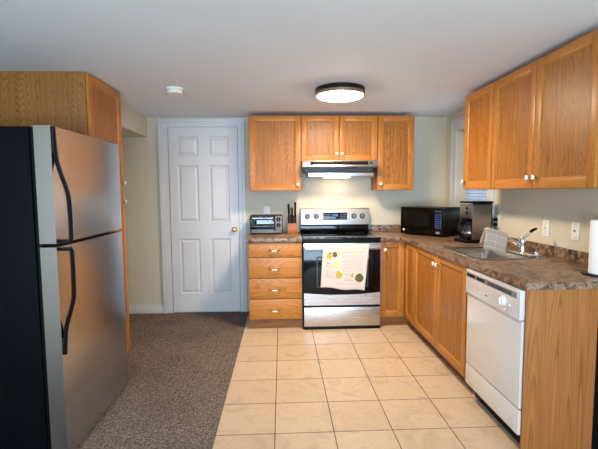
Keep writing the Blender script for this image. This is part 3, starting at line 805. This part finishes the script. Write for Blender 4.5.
MB().lathe([(0, .0312), (.052, .0312), (.062, .045), (.066, .085), (.060, .125), (.046, .150), (.046, .160)], (0, cy_, 0), n=28).build('jug', GLASSC, cf, True)
MB().lathe([(.047, .150), (.049, .165), (.046, .178), (.03, .184), (0, .185)], (0, cy_, 0), n=28).build('lid', BLACK, cf, True)
MB().lathe([(.0665, .078), (.0672, .080), (.0672, .094), (.0665, .096)], (0, cy_, 0), n=28).build('band', CHROME, cf, True)
MB().tube([(0, cy_-.046, .168), (0, cy_-.085, .172), (0, cy_-.108, .150), (0, cy_-.112, .110), (0, cy_-.098, .075), (0, cy_-.068, .068)], [.009, .010, .011, .011, .010, .008], 10).build('handle', BLACK, cf, True)

# ------------------------------------------------------------------ toaster oven, knife block
to = thing('toaster_oven', 'small silver toaster oven with glass door on the worktop left of the range', 'toaster oven', (-.752, -.12, .914))
a, b = -.930, -.576
MB().box(a+.006, b-.006, -.205, -.035, .930, 1.118, .008, 3).build('case', DARK, to)
face = MB().box(a, b, -.214, -.2055, .924, 1.116, .004).build('front_frame', BLACK, to)
dg = MB().box(a+.014, b-.092, -.222, -.2145, .950, 1.108, .003).build('door', GLASSD, to)
MB().box(a+.010, b-.090, -.2142, -.2141, .944, 1.110).build('door_backing', BLACK, face)
mb = MB().tube([(a+.03, -.240, 1.088), (b-.105, -.240, 1.088)], .006, 10)
for x in (a+.04, b-.115): mb.box(x-.006, x+.006, -.2395, -.2222, 1.083, 1.093)
mb.build('handle', CHROME, dg)
mb = MB().box(a+.016, b-.094, -.2235, -.2222, .998, 1.002).box(a+.016, b-.094, -.2235, -.2222, .952, .962)
mb.build('rack_line', OVENS, dg)
MB().box(a+.012, b-.012, -.228, -.2145, .926, .946, .004).build('crumb_tray', OVENS, to)
MB().box(b-.080, b-.010, -.2165, -.2145, .950, 1.108, .001).build('control_panel', GREYP, to)
for z in (1.074, 1.012):
    mb = MB(); mb.m(0).lathe([(.023, .0), (.022, .012), (.016, .015), (0, .015)], (b-.045, -.2166, z), (0, -1, 0), 20); mb.m(1).box(b-.048, b-.042, -.236, -.231, z-.018, z+.018, .001)
    mb.build('knob', [HANDLEB, GREYP], to)
for x in (a+.03, b-.03):
    for y in (-.19, -.06): MB().lathe([(0, .9145), (.012, .9145), (.013, .929), (0, .929)], (x, y, 0), n=10).build('foot', BLACK, to)

kb = thing('knife_block', 'small wooden knife block full of black handled knives beside the toaster oven', 'knife block', (-.4725, -.17, .914))
k0, k1 = -.524, -.421
def tray(x0, x1, y0, y1, z0, z1, t=.008):
    return MB().box(x0, x1, y0, y0+t, z0, z1, .0015).box(x0, x1, y1-t, y1, z0, z1, .0015).box(x0, x0+t, y0+t, y1-t, z0, z1, .0015).box(x1-t, x1, y0+t, y1-t, z0, z1, .0015).box(x0+t, x1-t, y0+t, y1-t, z0, z0+t)
tray(k0, k1, -.225, -.165, .9145, 1.028).build('front_tier', BLOCK, kb)
tray(k0, k1, -.164, -.085, .9145, 1.095).build('rear_tier', BLOCK, kb)
def knife(label, x, y, z, hl, lean=0, r=.0135, g='knives standing in the wooden block'):
    t = thing('kitchen_knife', label, 'knife', (x, y, z), 0, g)
    MB().prism([(-.010, -.05), (.010, -.05), (.010, .0), (-.010, .0)], 'x', -.0012, .0012).build('blade', CHROME, t, True)
    mb = MB().box(-r*.62, r*.62, -r*1.15, r*1.15, .0, hl, .003); mb.build('handle', HANDLEB, t, True)
    for k in (.25, .5, .75): MB().lathe([(.003, 0), (.003, .0006), (0, .0006)], (0, -r*1.151, hl*k), (0, -1, 0), 8).build('rivet', DARK, t, True)
    t.rotation_euler = (0, lean, 0)
knife('tall black knife handle at the left rear of the knife block', -.506, -.125, 1.085, .150, -.03, .017)
knife('tallest black knife handle at the right rear of the knife block', -.440, -.125, 1.085, .170, .03, .017)
knife('medium black knife handle in the middle rear of the knife block', -.473, -.125, 1.080, .115, .02, .016)
for i, nm in enumerate(('leftmost', 'second from the left', 'second from the right', 'rightmost')):
    knife('short black steak knife handle, %s in the front row of the block' % nm, -.508+i*.0237, -.195, 1.020, .092+.012*(i % 2), (-.03, .02, -.02, .03)[i])

# ------------------------------------------------------------------ paper towel holder, wall plates
ph = thing('paper_towel_holder', 'black wire-base paper towel holder at the near end of the worktop', 'holder', (1.138, -2.56, .914))
MB().lathe([(0, .9145), (.100, .9145), (.102, .918), (.098, .921), (0, .921)], (1.138, -2.56, 0), n=36).build('base_plate', BRONZE, ph)
MB().lathe([(.007, .921), (.007, 1.235), (.011, 1.240), (.010, 1.252), (0, 1.256)], (1.138, -2.56, 0), n=14).build('post', BRONZE, ph)
MB().lathe([(.021, .9222), (.066, .9222), (.067, .925), (.067, 1.204), (.066, 1.207), (.021, 1.207), (.021, .9222)], (1.138, -2.56, 0), n=40).build('paper_towel_roll', PAPER)
tag(bpy.data.objects['paper_towel_roll'], 'white paper towel roll standing on its holder at the near worktop end', 'paper towel')
def plate(f, u, z, name, label, kind, cat):
    t = thing(name, label, cat, f(u, 0, z))
    MB(f).box(u-.036, u+.036, .0006, .006, z-.058, z+.058, .0025).build('cover_plate', WHITEP, t)
    if kind == 'duplex':
        mb = MB(f)
        for dz in (-.022, .022): mb.m(0).box(u-.016, u+.016, .006, .008, z+dz-.014, z+dz+.014, .002); mb.m(1).box(u-.008, u-.006, .008, .0083, z+dz-.004, z+dz+.006).box(u+.006, u+.008, .008, .0083, z+dz-.004, z+dz+.006)
        mb.build('receptacle', [WHITEP, DARK], t)
    elif kind == 'decora':
        mb = MB(f); mb.m(0).box(u-.017, u+.017, .006, .0085, z-.034, z+.034, .001)
        mb.m(1)
        for dz in (-.02, .02): mb.box(u-.007, u-.005, .0085, .0088, z+dz-.004, z+dz+.005).box(u+.005, u+.007, .0085, .0088, z+dz-.004, z+dz+.005)
        mb.box(u-.008, u+.008, .0085, .0095, z-.005, z-.001).box(u-.008, u+.008, .0085, .0095, z+.001, z+.005)
        mb.build('receptacle', [WHITEP, GREYP], t)
    else:
        mb = MB(f).box(u-.004, u+.004, .006, .016, z-.002, z+.009, .001); mb.build('toggle', GREYP, t)
    for dz in ((-.042, .042) if kind != 'duplex' else (0,)): MB(f).lathe([(.0032, .006), (.0032, .0068), (0, .0068)], (u, 0, z+dz), (0, 1, 0), 8).build('screw', GREYP, t)
    return t
rw = to_left(XR)
plate(rw, -1.825, 1.100, 'wall_outlet', 'white rectangular wall outlet above the backsplash behind the faucet', 'decora', 'outlet')
plate(rw, -2.122, 1.105, 'light_switch', 'white wall switch plate with small grey toggle beside the paper towel roll', 'toggle', 'switch')
plate(rw, -1.165, 1.095, 'wall_outlet', 'white wall outlet with black plugs behind the coffee maker', 'duplex', 'outlet')
plate(to_front(0), -.755, 1.150, 'wall_outlet', 'white wall outlet with a plug just above the toaster oven', 'duplex', 'outlet')
def cord(f, u, z, name, label, path, mat=BLACK):
    t = thing(name, label, 'cord', f(u, 0, z))
    MB(f).box(u-.013, u+.013, .0090, .036, z-.013, z+.013, .004).build('plug', mat, t)
    MB().tube(path, .003, 8).build('cable', mat, t)
cord(rw, -1.165, 1.117, 'power_cord', 'upper black plug and cord in the outlet behind the coffee maker', [(1.2745, -1.165, 1.117), (1.270, -1.14, 1.112), (1.270, -1.115, 1.08), (1.272, -1.095, 1.0), (1.272, -1.08, .94), (1.272, -1.06, .9185), (1.265, -1.01, .918)])
cord(rw, -1.165, 1.073, 'power_cord', 'lower black plug and cord in the outlet behind the coffee maker', [(1.2745, -1.165, 1.073), (1.270, -1.172, 1.05), (1.270, -1.185, .98), (1.270, -1.20, .93), (1.262, -1.215, .9185), (1.245, -1.225, .918)])
cord(to_front(0), -.755, 1.172, 'power_cord', 'white plug and cord in the wall outlet above the toaster oven', [(-.755, -.036, 1.172), (-.755, -.030, 1.14), (-.752, -.020, 1.08), (-.750, -.020, .98), (-.748, -.020, .92)], WHITEP)

# ------------------------------------------------------------------ ceiling fittings
LX, LY = -.108, -1.305
cl = thing('ceiling_light', 'round flush ceiling light with dark ring and glowing white diffuser', 'ceiling light', (LX, LY, H))
MB().lathe([(0, H-.0005), (.150, H-.0005), (.195, H-.004), (.200, H-.010), (.200, H-.034), (.196, H-.036), (0, H-.036)], (LX, LY, 0), n=64).build('ring', BRONZE, cl)
MB().lathe([(.180, H-.0365), (.199, H-.0365), (.199, H-.056), (.193, H-.062), (.186, H-.062), (.186, H-.050), (.180, H-.0365)], (LX, LY, 0), n=64).build('lower_ring', BRONZEL, cl)
GLOW = glow('warm lamp diffuser', (1, .81, .60, 1), 165)
MB().lathe([(.1855, H-.058), (.180, H-.0645), (.165, H-.073), (.13, H-.082), (.07, H-.088), (0, H-.090)], (LX, LY, 0), n=64).build('diffuser', GLOW, cl)
sd = thing('smoke_detector', 'small round white smoke detector on the ceiling near the door', 'smoke detector', (-1.425, -1.29, H))
MB().lathe([(0, H-.0005), (.066, H-.0005), (.067, H-.004), (.067, H-.016), (.064, H-.018), (0, H-.018)], (-1.425, -1.29, 0), n=32).build('mounting_plate', WHITEP, sd)
MB().lathe([(0, H-.0185), (.055, H-.0185), (.057, H-.024), (.062, H-.026), (.062, H-.036), (.056, H-.043), (.02, H-.045), (0, H-.045)], (-1.425, -1.29, 0), n=32).build('cover', WHITEP, sd)
